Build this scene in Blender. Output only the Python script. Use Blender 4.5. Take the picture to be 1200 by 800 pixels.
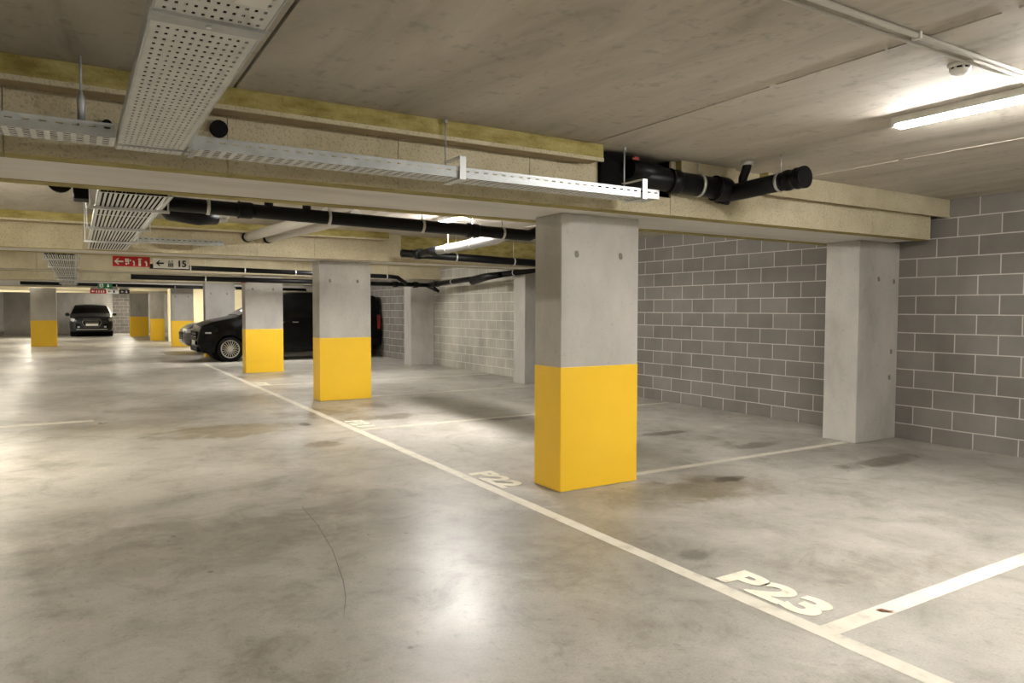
import bpy, bmesh, math, random
from mathutils import Vector, Matrix
random.seed(7)
S = bpy.context.scene
for o in list(bpy.data.objects): bpy.data.objects.remove(o)
COL = S.collection

# ------------------------------------------------------------ camera, world, exposure
H = 1.40
yaw, pitch, roll, FPX = 0.5462, -0.04506, 0.00267, 840.36
F = Vector((math.sin(yaw)*math.cos(pitch), math.cos(yaw)*math.cos(pitch), math.sin(pitch)))
rt = Vector((math.cos(yaw), -math.sin(yaw), 0)); up = rt.cross(F)
R2 = math.cos(roll)*rt+math.sin(roll)*up; U2 = -math.sin(roll)*rt+math.cos(roll)*up
cam = bpy.data.cameras.new('camera'); camo = bpy.data.objects.new('camera', cam); COL.objects.link(camo)
M3 = Matrix((R2, U2, -F)).transposed()
camo.matrix_world = Matrix.Translation((0, 0, H)) @ M3.to_4x4()
cam.sensor_width = 36; cam.lens = FPX/1200*36; cam.clip_start = 0.02; cam.clip_end = 200
S.camera = camo
w = bpy.data.worlds.new('world'); S.world = w; w.use_nodes = True
w.node_tree.nodes['Background'].inputs[0].default_value = (1, .93, .8, 1)
w.node_tree.nodes['Background'].inputs[1].default_value = 0.02
S.view_settings.view_transform = 'Standard'; S.view_settings.look = 'None'
S.view_settings.gamma = 1; S.view_settings.use_curve_mapping = False
S.view_settings.exposure = 4.34
TUBE = 24.0            # emission of the bay tubes
LANE = 24.0            # emission of the lane tubes
TUBE_COL = (0.99, 0.96, 0.92, 1); LANE_COL = (1.0, 0.93, 0.79, 1)

# ------------------------------------------------------------ materials
def nmat(name):
    m = bpy.data.materials.new(name); m.use_nodes = True
    nt = m.node_tree; b = nt.nodes['Principled BSDF']
    return m, nt, b
def plain(name, col, rough=.6, metal=0., coat=0., spec=.5):
    m, nt, b = nmat(name)
    b.inputs['Base Color'].default_value = (*col, 1); b.inputs['Roughness'].default_value = rough
    b.inputs['Metallic'].default_value = metal; b.inputs['Coat Weight'].default_value = coat
    b.inputs['Specular IOR Level'].default_value = spec
    n = nt.nodes.new('ShaderNodeTexNoise'); n.inputs['Scale'].default_value = 14; n.inputs['Detail'].default_value = 4
    r = nt.nodes.new('ShaderNodeMapRange'); r.inputs['To Min'].default_value = rough*.85; r.inputs['To Max'].default_value = min(1, rough*1.15)
    nt.links.new(n.outputs['Fac'], r.inputs['Value']); nt.links.new(r.outputs[0], b.inputs['Roughness'])
    return m
def glow(name, col, s):
    m, nt, b = nmat(name)
    b.inputs['Base Color'].default_value = (.8, .8, .8, 1)
    b.inputs['Emission Color'].default_value = col; b.inputs['Emission Strength'].default_value = s
    return m
def noise_mat(name, cols, scale=3, detail=8, rough=(.6, .8), bump=.1, bscale=40, stretch=(1, 1, 1), distort=0., fine=None, spec=.5):
    """cols: [(pos, rgb), ...] ramp over world-space noise"""
    m, nt, b = nmat(name); L = nt.links.new
    g = nt.nodes.new('ShaderNodeNewGeometry')
    mp = nt.nodes.new('ShaderNodeMapping'); mp.inputs['Scale'].default_value = stretch
    L(g.outputs['Position'], mp.inputs['Vector'])
    n = nt.nodes.new('ShaderNodeTexNoise'); n.inputs['Scale'].default_value = scale; n.inputs['Detail'].default_value = detail
    n.inputs['Roughness'].default_value = .62; n.inputs['Distortion'].default_value = distort
    L(mp.outputs[0], n.inputs['Vector'])
    cr = nt.nodes.new('ShaderNodeValToRGB'); cr.color_ramp.elements.remove(cr.color_ramp.elements[1])
    cr.color_ramp.elements[0].position = cols[0][0]; cr.color_ramp.elements[0].color = (*cols[0][1], 1)
    for p, c in cols[1:]:
        e = cr.color_ramp.elements.new(p); e.color = (*c, 1)
    L(n.outputs['Fac'], cr.inputs[0])
    out = cr.outputs[0]
    n2 = nt.nodes.new('ShaderNodeTexNoise'); n2.inputs['Scale'].default_value = bscale; n2.inputs['Detail'].default_value = 6
    L(g.outputs['Position'], n2.inputs['Vector'])
    if fine:
        fr = nt.nodes.new('ShaderNodeValToRGB'); fr.color_ramp.elements[0].position = fine[0]; fr.color_ramp.elements[1].position = fine[1]
        fr.color_ramp.elements[0].color = (fine[2],)*3+(1,); fr.color_ramp.elements[1].color = (1, 1, 1, 1)
        L(n2.outputs['Fac'], fr.inputs[0])
        mx = nt.nodes.new('ShaderNodeMix'); mx.data_type = 'RGBA'; mx.blend_type = 'MULTIPLY'; mx.inputs[0].default_value = 1
        L(out, mx.inputs[6]); L(fr.outputs[0], mx.inputs[7]); out = mx.outputs[2]
    L(out, b.inputs['Base Color'])
    r = nt.nodes.new('ShaderNodeMapRange'); r.inputs['To Min'].default_value = rough[0]; r.inputs['To Max'].default_value = rough[1]
    r.inputs['From Min'].default_value = .3; r.inputs['From Max'].default_value = .7
    L(n.outputs['Fac'], r.inputs['Value']); L(r.outputs[0], b.inputs['Roughness'])
    bp = nt.nodes.new('ShaderNodeBump'); bp.inputs['Strength'].default_value = bump; bp.inputs['Distance'].default_value = .01
    L(n2.outputs['Fac'], bp.inputs['Height']); L(bp.outputs[0], b.inputs['Normal'])
    b.inputs['Specular IOR Level'].default_value = spec
    return m
def block_mat(name, c1, c2, mortar, z0, u0, axis='Y', stain=None):
    m, nt, b = nmat(name); L = nt.links.new
    g = nt.nodes.new('ShaderNodeNewGeometry'); sp = nt.nodes.new('ShaderNodeSeparateXYZ'); L(g.outputs['Position'], sp.inputs[0])
    cb = nt.nodes.new('ShaderNodeCombineXYZ')
    a1 = nt.nodes.new('ShaderNodeMath'); a1.operation = 'ADD'; a1.inputs[1].default_value = 40.8-u0; L(sp.outputs[axis], a1.inputs[0])
    a2 = nt.nodes.new('ShaderNodeMath'); a2.operation = 'ADD'; a2.inputs[1].default_value = 0.396*5-z0; L(sp.outputs['Z'], a2.inputs[0])
    L(a1.outputs[0], cb.inputs['X']); L(a2.outputs[0], cb.inputs['Y'])
    # slight waviness of the joints
    wn = nt.nodes.new('ShaderNodeTexNoise'); wn.inputs['Scale'].default_value = 3; L(g.outputs['Position'], wn.inputs['Vector'])
    wm = nt.nodes.new('ShaderNodeVectorMath'); wm.operation = 'MULTIPLY_ADD'; wm.inputs[1].default_value = (.006, .006, 0)
    L(wn.outputs['Color'], wm.inputs[0]); L(cb.outputs[0], wm.inputs[2])
    br = nt.nodes.new('ShaderNodeTexBrick'); br.inputs['Scale'].default_value = 1
    br.inputs['Brick Width'].default_value = .4075; br.inputs['Row Height'].default_value = .198
    br.inputs['Mortar Size'].default_value = .0065; br.inputs['Mortar Smooth'].default_value = .25; br.inputs['Bias'].default_value = 0
    br.inputs['Color1'].default_value = (*c1, 1); br.inputs['Color2'].default_value = (*c2, 1); br.inputs['Mortar'].default_value = (*mortar, 1)
    br.offset = .5; L(wm.outputs[0], br.inputs['Vector'])
    n = nt.nodes.new('ShaderNodeTexNoise'); n.inputs['Scale'].default_value = 2.2; n.inputs['Detail'].default_value = 8; n.inputs['Roughness'].default_value = .65
    L(g.outputs['Position'], n.inputs['Vector'])
    fr = nt.nodes.new('ShaderNodeMapRange'); fr.inputs['From Min'].default_value = .3; fr.inputs['From Max'].default_value = .75
    fr.inputs['To Min'].default_value = .86; fr.inputs['To Max'].default_value = 1.16; L(n.outputs['Fac'], fr.inputs['Value'])
    mx = nt.nodes.new('ShaderNodeMix'); mx.data_type = 'RGBA'; mx.blend_type = 'MULTIPLY'; mx.inputs[0].default_value = 1
    L(br.outputs['Color'], mx.inputs[6]); L(fr.outputs[0], mx.inputs[7]); out = mx.outputs[2]
    if stain:
        s0, s1, sc = stain      # efflorescence over a stretch of the wall (y from s0 to s1)
        r = nt.nodes.new('ShaderNodeMapRange'); r.inputs['From Min'].default_value = s0; r.inputs['From Max'].default_value = s0+.5; L(sp.outputs['Y'], r.inputs['Value'])
        r2 = nt.nodes.new('ShaderNodeMapRange'); r2.inputs['From Min'].default_value = s1; r2.inputs['From Max'].default_value = s1+.3
        r2.inputs['To Min'].default_value = 1; r2.inputs['To Max'].default_value = 0; L(sp.outputs['Y'], r2.inputs['Value'])
        ns = nt.nodes.new('ShaderNodeTexNoise'); ns.inputs['Scale'].default_value = 1.6; ns.inputs['Detail'].default_value = 7
        mp = nt.nodes.new('ShaderNodeMapping'); mp.inputs['Scale'].default_value = (1, 1, .45); L(g.outputs['Position'], mp.inputs[0]); L(mp.outputs[0], ns.inputs['Vector'])
        nr = nt.nodes.new('ShaderNodeMapRange'); nr.inputs['From Min'].default_value = .3; nr.inputs['From Max'].default_value = .62; nr.inputs['To Min'].default_value = .35; nr.inputs['To Max'].default_value = .95
        L(ns.outputs['Fac'], nr.inputs['Value'])
        k = nt.nodes.new('ShaderNodeMath'); k.operation = 'MULTIPLY'; L(r.outputs[0], k.inputs[0]); L(r2.outputs[0], k.inputs[1])
        k2 = nt.nodes.new('ShaderNodeMath'); k2.operation = 'MULTIPLY'; L(k.outputs[0], k2.inputs[0]); L(nr.outputs[0], k2.inputs[1])
        m2 = nt.nodes.new('ShaderNodeMix'); m2.data_type = 'RGBA'; m2.blend_type = 'SCREEN'; m2.inputs[7].default_value = (*sc, 1)
        L(k2.outputs[0], m2.inputs[0]); L(out, m2.inputs[6]); out = m2.outputs[2]
    L(out, b.inputs['Base Color']); b.inputs['Roughness'].default_value = .85
    bp = nt.nodes.new('ShaderNodeBump'); bp.inputs['Strength'].default_value = .5; bp.inputs['Distance'].default_value = .006; bp.invert = True
    n3 = nt.nodes.new('ShaderNodeTexNoise'); n3.inputs['Scale'].default_value = 90; n3.inputs['Detail'].default_value = 3; L(g.outputs['Position'], n3.inputs['Vector'])
    ad = nt.nodes.new('ShaderNodeMath'); ad.operation = 'MULTIPLY_ADD'; ad.inputs[1].default_value = .35; L(n3.outputs['Fac'], ad.inputs[0]); L(br.outputs['Fac'], ad.inputs[2])
    L(ad.outputs[0], bp.inputs['Height']); L(bp.outputs[0], b.inputs['Normal'])
    return m

def floor_mat():
    m, nt, b = nmat('polished_concrete'); L = nt.links.new
    g = nt.nodes.new('ShaderNodeNewGeometry')
    def noise(sc, det, st=(1, 1, 1), dis=0., ro=.6):
        mp = nt.nodes.new('ShaderNodeMapping'); mp.inputs['Scale'].default_value = st; L(g.outputs['Position'], mp.inputs[0])
        n = nt.nodes.new('ShaderNodeTexNoise'); n.inputs['Scale'].default_value = sc; n.inputs['Detail'].default_value = det
        n.inputs['Distortion'].default_value = dis; n.inputs['Roughness'].default_value = ro; L(mp.outputs[0], n.inputs['Vector']); return n.outputs['Fac']
    def ramp(v, pts):
        c = nt.nodes.new('ShaderNodeValToRGB'); c.color_ramp.elements.remove(c.color_ramp.elements[1])
        c.color_ramp.elements[0].position = pts[0][0]; c.color_ramp.elements[0].color = (*pts[0][1], 1)
        for p, q in pts[1:]:
            e = c.color_ramp.elements.new(p); e.color = (*q, 1)
        L(v, c.inputs[0]); return c.outputs[0]
    def mix(a, bb, fac=1., mode='MULTIPLY'):
        x = nt.nodes.new('ShaderNodeMix'); x.data_type = 'RGBA'; x.blend_type = mode
        if isinstance(fac, float): x.inputs[0].default_value = fac
        else: L(fac, x.inputs[0])
        L(a, x.inputs[6])
        if isinstance(bb, tuple): x.inputs[7].default_value = (*bb, 1)
        else: L(bb, x.inputs[7])
        return x.outputs[2]
    big = noise(.42, 7, (1, 1, 1), .4, .55)
    base = ramp(big, [(.30, (.26, .242, .205)), (.45, (.39, .367, .322)), (.6, (.50, .473, .425)), (.75, (.58, .555, .505))])
    mid = ramp(noise(2.6, 9, (1, 1, 1), .9, .68), [(.30, (.66, .65, .61)), (.45, (.92, .92, .91)), (.68, (1.12, 1.12, 1.12))])
    base = mix(base, mid)
    fine = ramp(noise(23, 7, (1, .8, 1), .3, .75), [(.30, (.70, .69, .66)), (.44, (.98, .98, .98)), (.6, (1.0, 1, 1)), (.75, (1.12, 1.12, 1.12))])
    base = mix(base, fine)
    patch = ramp(noise(1.1, 10, (1, 1, 1), .2, .75), [(.36, (.76, .745, .70)), (.47, (1, 1, 1)), (.58, (1, 1, 1)), (.68, (1.14, 1.13, 1.1))])
    base = mix(base, patch)
    grain = ramp(noise(85, 4, (1, 1, 1), 0, .7), [(.3, (.84, .84, .83)), (.55, (1, 1, 1)), (.75, (1.08, 1.08, 1.08))])
    base = mix(base, grain)
    # dark specks and chips
    v = nt.nodes.new('ShaderNodeTexVoronoi'); v.inputs['Scale'].default_value = 2.3; L(g.outputs['Position'], v.inputs['Vector'])
    sp = ramp(v.outputs['Distance'], [(0, (.45, .43, .4)), (.022, (.5, .48, .45)), (.045, (1, 1, 1))])
    base = mix(base, sp)
    # damp / oil stains: soft ellipses broken up by noise  (x, y, rx, ry, strength, colour)
    sx = nt.nodes.new('ShaderNodeSeparateXYZ'); L(g.outputs['Position'], sx.inputs[0])
    edge = noise(2.4, 8, (1, 1, 1), .6, .65)
    stains = [(1.5, 8.7, 1.0, .62, .6, (.66, .57, .41)), (.4, 9.4, 1.2, .8, .35, (.72, .66, .54)), (2.75, 9.6, .75, .55, .55, (.62, .57, .47)), (4.72, 7.85, .34, .2, .8, (.42, .40, .37)),
              (3.35, 8.75, .8, .3, .6, (.55, .52, .46)), (6.35, 3.85, .75, .18, .75, (.45, .42, .38)), (4.62, 4.1, .22, .1, .9, (.4, .38, .35)),
              (2.17, 7.3, .22, .22, .6, (.6, .54, .44)), (4.3, 3.95, .7, .5, .55, (.66, .60, .50)), (3.0, 2.9, .16, .12, .6, (.5, .5, .48)),
              (2.35, 8.7, .08, .16, .95, (.3, .3, .29)), (3.7, 9.85, .35, .4, .6, (.6, .58, .54)), (.55, 4.6, 1.3, .7, .4, (.62, .59, .54)),
              (2.0, 4.9, 1.2, .5, .35, (.66, .65, .63)), (5.6, 6.0, .5, .12, .7, (.45, .43, .4)), (6.0, 5.0, .5, .15, .6, (.5, .48, .44)),
              (1.0, 10.9, .8, .5, .35, (.7, .66, .58)), (3.8, 4.0, .9, .4, .45, (.66, .62, .52)), (5.0, 6.9, .6, .15, .5, (.55, .53, .5)), (2.6, 20.6, .8, .7, .6, (.4, .37, .33))]
    for x, y, rx, ry, k, c in stains:
        dx = nt.nodes.new('ShaderNodeMath'); dx.operation = 'SUBTRACT'; dx.inputs[1].default_value = x; L(sx.outputs['X'], dx.inputs[0])
        ax = nt.nodes.new('ShaderNodeMath'); ax.operation = 'DIVIDE'; ax.inputs[1].default_value = rx; L(dx.outputs[0], ax.inputs[0])
        dy = nt.nodes.new('ShaderNodeMath'); dy.operation = 'SUBTRACT'; dy.inputs[1].default_value = y; L(sx.outputs['Y'], dy.inputs[0])
        ay = nt.nodes.new('ShaderNodeMath'); ay.operation = 'DIVIDE'; ay.inputs[1].default_value = ry; L(dy.outputs[0], ay.inputs[0])
        p1 = nt.nodes.new('ShaderNodeMath'); p1.operation = 'MULTIPLY'; L(ax.outputs[0], p1.inputs[0]); L(ax.outputs[0], p1.inputs[1])
        p2 = nt.nodes.new('ShaderNodeMath'); p2.operation = 'MULTIPLY_ADD'; L(ay.outputs[0], p2.inputs[0]); L(ay.outputs[0], p2.inputs[1]); L(p1.outputs[0], p2.inputs[2])
        q = nt.nodes.new('ShaderNodeMath'); q.operation = 'MULTIPLY_ADD'; q.inputs[1].default_value = 3.2; L(edge, q.inputs[0]); L(p2.outputs[0], q.inputs[2])
        r = nt.nodes.new('ShaderNodeMapRange'); r.interpolation_type = 'SMOOTHSTEP'
        r.inputs['From Min'].default_value = 1.7; r.inputs['From Max'].default_value = 2.5; r.inputs['To Min'].default_value = min(1, k*1.5); r.inputs['To Max'].default_value = 0
        L(q.outputs[0], r.inputs['Value'])
        base = mix(base, c, r.outputs[0], 'MULTIPLY')
    L(base, b.inputs['Base Color'])
    rr = nt.nodes.new('ShaderNodeMapRange'); rr.inputs['From Min'].default_value = .33; rr.inputs['From Max'].default_value = .68
    rr.inputs['To Min'].default_value = .50; rr.inputs['To Max'].default_value = .27
    L(noise(.8, 8, (1, 1, 1), .5, .7), rr.inputs['Value']); L(rr.outputs[0], b.inputs['Roughness'])
    b.inputs['Specular IOR Level'].default_value = .36
    bp = nt.nodes.new('ShaderNodeBump'); bp.inputs['Strength'].default_value = .12; bp.inputs['Distance'].default_value = .006
    L(noise(9, 8, (1, 1, 1), .2, .7), bp.inputs['Height']); L(bp.outputs[0], b.inputs['Normal'])
    return m

M = {}
M['floor'] = floor_mat()
M['ceiling'] = noise_mat('cast_ceiling_concrete', [(.28, (.31, .275, .222)), (.42, (.43, .392, .328)), (.6, (.52, .48, .41)), (.8, (.62, .58, .50))],
                         scale=1.5, detail=10, rough=(.75, .9), bump=.2, bscale=14, stretch=(1.8, .42, 1), distort=.7, fine=(.30, .42, .80))
M['concrete'] = noise_mat('column_concrete', [(.3, (.335, .315, .28)), (.48, (.42, .40, .365)), (.7, (.50, .48, .44))],
                          scale=2.2, detail=8, rough=(.7, .85), bump=.2, bscale=30, stretch=(1, 1, .5), fine=(.26, .4, .85))
M['soffit'] = noise_mat('beam_soffit_concrete', [(.3, (.50, .475, .43)), (.5, (.62, .595, .55)), (.7, (.68, .66, .61))], scale=1.6, detail=7, stretch=(.6, 2, 1), bump=.1)
M['board'] = noise_mat('wood_wool_board', [(.3, (.44, .38, .245)), (.5, (.53, .47, .32)), (.72, (.60, .54, .385))], scale=2.4, detail=5,
                       rough=(.85, .95), bump=.6, bscale=70, fine=(.34, .46, .74))
M['board_edge'] = noise_mat('board_edge_foam', [(.3, (.20, .155, .035)), (.5, (.33, .27, .085)), (.7, (.44, .375, .15))], scale=5, detail=6, rough=(.85, .95), bump=.4, bscale=60, stretch=(1, 1, 3), fine=(.3, .45, .8))
M['board_brown'] = noise_mat('board_underside', [(.3, (.33, .25, .15)), (.6, (.43, .34, .22))], scale=3, detail=5, bump=.3, bscale=60, rough=(.85, .95))
M['blocks'] = block_mat('grey_block_masonry', (.160, .146, .127), (.205, .190, .168), (.46, .43, .385), .170, 5.80, 'Y', (11.7, 16.3, (.30, .285, .225)))
M['blocks_x'] = block_mat('grey_block_masonry_end', (.160, .146, .127), (.205, .190, .168), (.46, .43, .385), .170, 0.1, 'X')
M['yellow'] = noise_mat('yellow_paint', [(.3, (.86, .53, .02)), (.6, (.90, .56, .025)), (.8, (.93, .60, .035))], scale=1.5, rough=(.42, .55), bump=.12, bscale=35)
M['line'] = noise_mat('worn_line_paint', [(.28, (.44, .40, .33)), (.42, (.62, .58, .48)), (.7, (.72, .68, .58))], scale=7, detail=8, rough=(.5, .65), bump=.1)
M['letter'] = noise_mat('stencil_paint', [(.26, (.5, .46, .36)), (.42, (.74, .70, .56)), (.7, (.80, .76, .62))], scale=9, detail=8, rough=(.5, .65), bump=.1)
M['zinc'] = noise_mat('galvanised_steel', [(.3, (.36, .38, .38)), (.6, (.47, .49, .49)), (.8, (.55, .57, .57))], scale=12, rough=(.4, .55), bump=.05)
for n in ('zinc',): M[n].node_tree.nodes['Principled BSDF'].inputs['Metallic'].default_value = .55
M['zinc_bounce'] = noise_mat('tray_sheet_bounce_lit', [(.3, (.56, .565, .54)), (.6, (.68, .685, .66)), (.8, (.75, .755, .73))], scale=12, rough=(.5, .65), bump=.05)  # paler copy of the zinc, floor bounce on tray bottoms put into the colour
M['zinc_bright'] = plain('bright_zinc', (.72, .73, .73), .35, .5)
M['pipe'] = plain('black_plastic_pipe', (.004, .004, .0045), .40, 0, 0, .22)
M['pipe_grey'] = plain('grey_plastic_pipe', (.33, .33, .33), .45)
M['pipe_white'] = plain('white_vent_pipe', (.58, .56, .52), .5)
M['fabric'] = plain('black_flap_lining', (.003, .003, .003), .95, 0, 0, .15)
M['clamp'] = plain('clamp_steel', (.62, .62, .6), .35, .7)
M['rubber'] = plain('rubber', (.006, .006, .006), .85, 0, 0, .2)
M['white_plastic'] = plain('white_plastic', (.75, .74, .70), .45)
M['tube'] = glow('tube_diffuser', TUBE_COL, TUBE)
M['lanetube'] = glow('lane_tube_diffuser', LANE_COL, LANE)
M['fartube'] = glow('far_tube_diffuser', LANE_COL, LANE*.45)
M['sign_red'] = plain('sign_red', (.52, .012, .018), .5)
M['sign_white'] = plain('sign_white', (.92, .92, .90), .5)
M['sign_green'] = plain('sign_green', (.01, .14, .05), .5)
M['sign_black'] = plain('sign_black', (.01, .01, .01), .5)
M['cream'] = noise_mat('cream_wall_paint', [(.3, (.74, .66, .44)), (.7, (.84, .77, .56))], scale=1.2, rough=(.6, .7), bump=.05)
M['crack'] = plain('floor_crack', (.17, .155, .135), .9)
M['hole'] = plain('tie_hole', (.20, .185, .16), .95)
M['paint_black'] = plain('black_car_paint', (.0012, .0012, .0014), .25, 0, .06, .16)
M['paint_blue'] = plain('dark_blue_grey_car_paint', (.014, .017, .023), .3, .2, .3)
M['paint_silver'] = plain('grey_car_paint', (.12, .115, .12), .3, .5, 1.0)
M['glass'] = plain('dark_glass', (.002, .002, .0025), .08, 0, 0, .3)
M['chrome'] = plain('chrome', (.75, .75, .75), .15, 1)
M['alloy'] = plain('alloy', (.62, .61, .58), .32, .7)
M['lamp'] = plain('headlamp', (.62, .64, .66), .12, .3, 1)
M['tail'] = plain('tail_lamp', (.35, .01, .015), .2, 0, 1)
M['plate'] = plain('number_plate', (.75, .74, .70), .4)
M['trim_black'] = plain('black_trim', (.003, .003, .003), .6, 0, 0, .2)
M['red_box'] = plain('red_box', (.28, .02, .015), .5)

# ------------------------------------------------------------ mesh helpers
class MB:
    def __init__(s): s.v = []; s.f = []; s.sm = []; s.mi = []
    def add(s, vs, fs, smooth=False, mi=0):
        k = len(s.v); s.v += [tuple(p) for p in vs]
        for f in fs: s.f.append([k+i for i in f]); s.sm.append(smooth); s.mi.append(mi)
        return s
    def box(s, x0, x1, y0, y1, z0, z1, mi=0, mf=None):
        vs = [(x0, y0, z0), (x1, y0, z0), (x1, y1, z0), (x0, y1, z0), (x0, y0, z1), (x1, y0, z1), (x1, y1, z1), (x0, y1, z1)]
        fs = [[3, 2, 1, 0], [4, 5, 6, 7], [0, 1, 5, 4], [1, 2, 6, 5], [2, 3, 7, 6], [3, 0, 4, 7]]
        for i, f in enumerate(fs): s.add([vs[j] for j in f], [[0, 1, 2, 3]], False, mf.get(i, mi) if mf else mi)
        return s
    def tube(s, pts, r, n=20, cap=True, mi=0):
        pts = [Vector(p) for p in pts]; rs = r if isinstance(r, (list, tuple)) else [r]*len(pts)
        rings = []; nrm = None
        for i, p in enumerate(pts):
            if i == 0: t = pts[1]-pts[0]
            elif i == len(pts)-1: t = pts[-1]-pts[-2]
            else: t = (pts[i]-pts[i-1]).normalized()+(pts[i+1]-pts[i]).normalized()
            if t.length < 1e-9: t = pts[i]-pts[i-1]
            t.normalize()
            if nrm is None:
                nrm = Vector((0, 0, 1)) if abs(t.z) < .9 else Vector((1, 0, 0))
            a = (nrm-t*nrm.dot(t)).normalized(); nrm = a; b = t.cross(a)
            rings.append([p+rs[i]*(math.cos(2*math.pi*k/n)*a+math.sin(2*math.pi*k/n)*b) for k in range(n)])
        vs = [q for rg in rings for q in rg]; fs = []
        for i in range(len(pts)-1):
            for k in range(n): fs.append([i*n+k, i*n+(k+1) % n, (i+1)*n+(k+1) % n, (i+1)*n+k])
        s.add(vs, fs, True, mi)
        if cap:
            s.add(rings[0], [list(range(n))[::-1]], False, mi); s.add(rings[-1], [list(range(n))], False, mi)
        return s
    def build(s, name, mats, parent=None, bevel=0, loc=None):
        me = bpy.data.meshes.new(name)
        if not isinstance(mats, (list, tuple)): mats = [mats]
        me.from_pydata(s.v, [], s.f)
        for m in mats: me.materials.append(m)
        me.polygons.foreach_set('use_smooth', s.sm); me.polygons.foreach_set('material_index', s.mi)
        me.update()
        bm = bmesh.new(); bm.from_mesh(me); bmesh.ops.remove_doubles(bm, verts=bm.verts, dist=1e-5)
        bmesh.ops.recalc_face_normals(bm, faces=bm.faces); bm.to_mesh(me); bm.free()
        o = bpy.data.objects.new(name, me); COL.objects.link(o)
        if parent: o.parent = parent
        if loc: o.location = loc
        if bevel:
            b = o.modifiers.new('bevel', 'BEVEL'); b.width = bevel; b.segments = 2; b.limit_method = 'ANGLE'
        return o
def tag(o, label=None, cat=None, group=None, kind=None):
    if label: o['label'] = label
    if cat: o['category'] = cat
    if group: o['group'] = group
    if kind: o['kind'] = kind
    return o
def empty(name, loc, label, cat, group=None, rz=0):
    o = bpy.data.objects.new(name, None); COL.objects.link(o); o.location = loc; o.rotation_euler = (0, 0, rz); o.empty_display_size = .1
    return tag(o, label, cat, group)
def kids(o): return [c for c in bpy.data.objects if c.parent == o]
def copy_tree(o, parent=None):
    c = o.copy(); COL.objects.link(c); c.parent = parent
    for ch in kids(o): copy_tree(ch, c)
    return c
def arc(c, a0, a1, r, u, v, n=8):
    c = Vector(c); u = Vector(u); v = Vector(v)
    return [c+r*(math.cos(a0+(a1-a0)*i/n)*u+math.sin(a0+(a1-a0)*i/n)*v) for i in range(n+1)]
def plate(mb, x0, x1, y0, y1, z, nx, ny, hx, hy, t=.002, mx=0.02):
    """perforated plate in XY at height z: nx*ny rectangular holes that really go through"""
    xs = [x0]; px = (x1-x0-2*mx)/nx
    for i in range(nx):
        c = x0+mx+px*(i+.5); xs += [c-hx/2, c+hx/2]
    xs.append(x1)
    ys = [y0]; py = (y1-y0)/ny
    for j in range(ny):
        c = y0+py*(j+.5); ys += [c-hy/2, c+hy/2]
    ys.append(y1)
    W = len(xs); vs = [(x, y, z) for y in ys for x in xs]; fs = []
    for j in range(len(ys)-1):
        for i in range(W-1):
            if i % 2 == 1 and j % 2 == 1: continue
            fs.append([j*W+i, j*W+i+1, (j+1)*W+i+1, (j+1)*W+i])
    mb.add(vs, fs)
def solid(o, t):
    m = o.modifiers.new('solidify', 'SOLIDIFY'); m.thickness = t; m.offset = 1
    return o
def text_obj(body, size, name, mat, parent, mw, depth=.0015, bold=0., shear=0, sx=1.):
    cu = bpy.data.curves.new(name, 'FONT'); cu.body = body; cu.size = size; cu.extrude = depth; cu.offset = bold; cu.shear = shear
    cu.align_x = 'LEFT'; cu.align_y = 'BOTTOM_BASELINE'
    t = bpy.data.objects.new('tmp', cu); COL.objects.link(t)
    dg = bpy.context.evaluated_depsgraph_get(); dg.update()
    me = bpy.data.meshes.new_from_object(t.evaluated_get(dg)); bpy.data.objects.remove(t)
    me.materials.clear(); me.materials.append(mat); me.transform(mw @ Matrix.Diagonal((sx, 1, 1, 1)))
    o = bpy.data.objects.new(name, me); COL.objects.link(o)
    if parent: o.parent = parent
    return o
def noise_grid(name, x0, x1, y0, y1, z, mat, flip=False):
    mb = MB(); mb.box(x0, x1, y0, y1, z if flip else z-.15, z+.15 if flip else z); o = mb.build(name, mat); tag(o, kind='structure'); return o

# ------------------------------------------------------------ room shell
XL, XR, Y0, Y1, ZC = -3.2, 7.68, -6.0, 45.5, 2.53
tag(MB().box(XL-.2, XR+.2, Y0-.2, Y1+.2, -.2, 0).build('floor', M['floor']), kind='structure')
# ceiling of precast slabs with thin open joints, all one mesh
cm = MB()
jx = [XL-.2, -1.59, .72, 3.03, 5.33, XR+.2]
for i in range(len(jx)-1):
    g0 = .007 if i == 2 else 0; g1 = .007 if i == 1 else 0
    cm.box(jx[i]+g0, jx[i+1]-g1, Y0-.2, Y1+.2, ZC, ZC+.2)
for x in (3.03, 5.33, -1.59):
    yy = Y0
    while yy < Y1:      # cement ridge left along the slab joint
        l = random.uniform(.12, .5); w_ = random.uniform(.003, .010); h_ = random.uniform(.003, .009)
        cm.box(x-w_, x+w_, yy, min(Y1, yy+l), ZC-h_, ZC+.01); yy += l*random.choice((1, 1, 1.03, 1.2))
cm.box(XL-.2, XR+.2, Y0-.2, Y1+.2, ZC+.05, ZC+.22)
tag(cm.build('ceiling', M['ceiling'], bevel=.004), kind='structure')
tag(MB().box(XR, XR+.2, Y0-.2, Y1+.2, 0, ZC).build('wall_right', M['blocks']), kind='structure')
tag(MB().box(XL-.2, XL, Y0-.2, Y1+.2, 0, ZC).build('wall_left', M['concrete']), kind='structure')
tag(MB().box(XL, XR, Y0-.2, Y0, 0, ZC).build('wall_back', M['concrete']), kind='structure')
tag(MB().box(XL, 1.75, Y1, Y1+.2, 0, ZC).box(2.9, XR, Y1, Y1+.2, 0, ZC).build('wall_end', M['concrete']), kind='structure')
tag(MB().box(1.75, 2.9, Y1-.01, Y1+.2, 0, ZC).build('wall_end_blocks', M['blocks_x']), kind='structure')
# cream painted cross wall closing the last bays
tag(MB().box(3.30, XR, 33.1, 33.3, 0, ZC).build('wall_cream', M['cream']), kind='structure')

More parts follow.
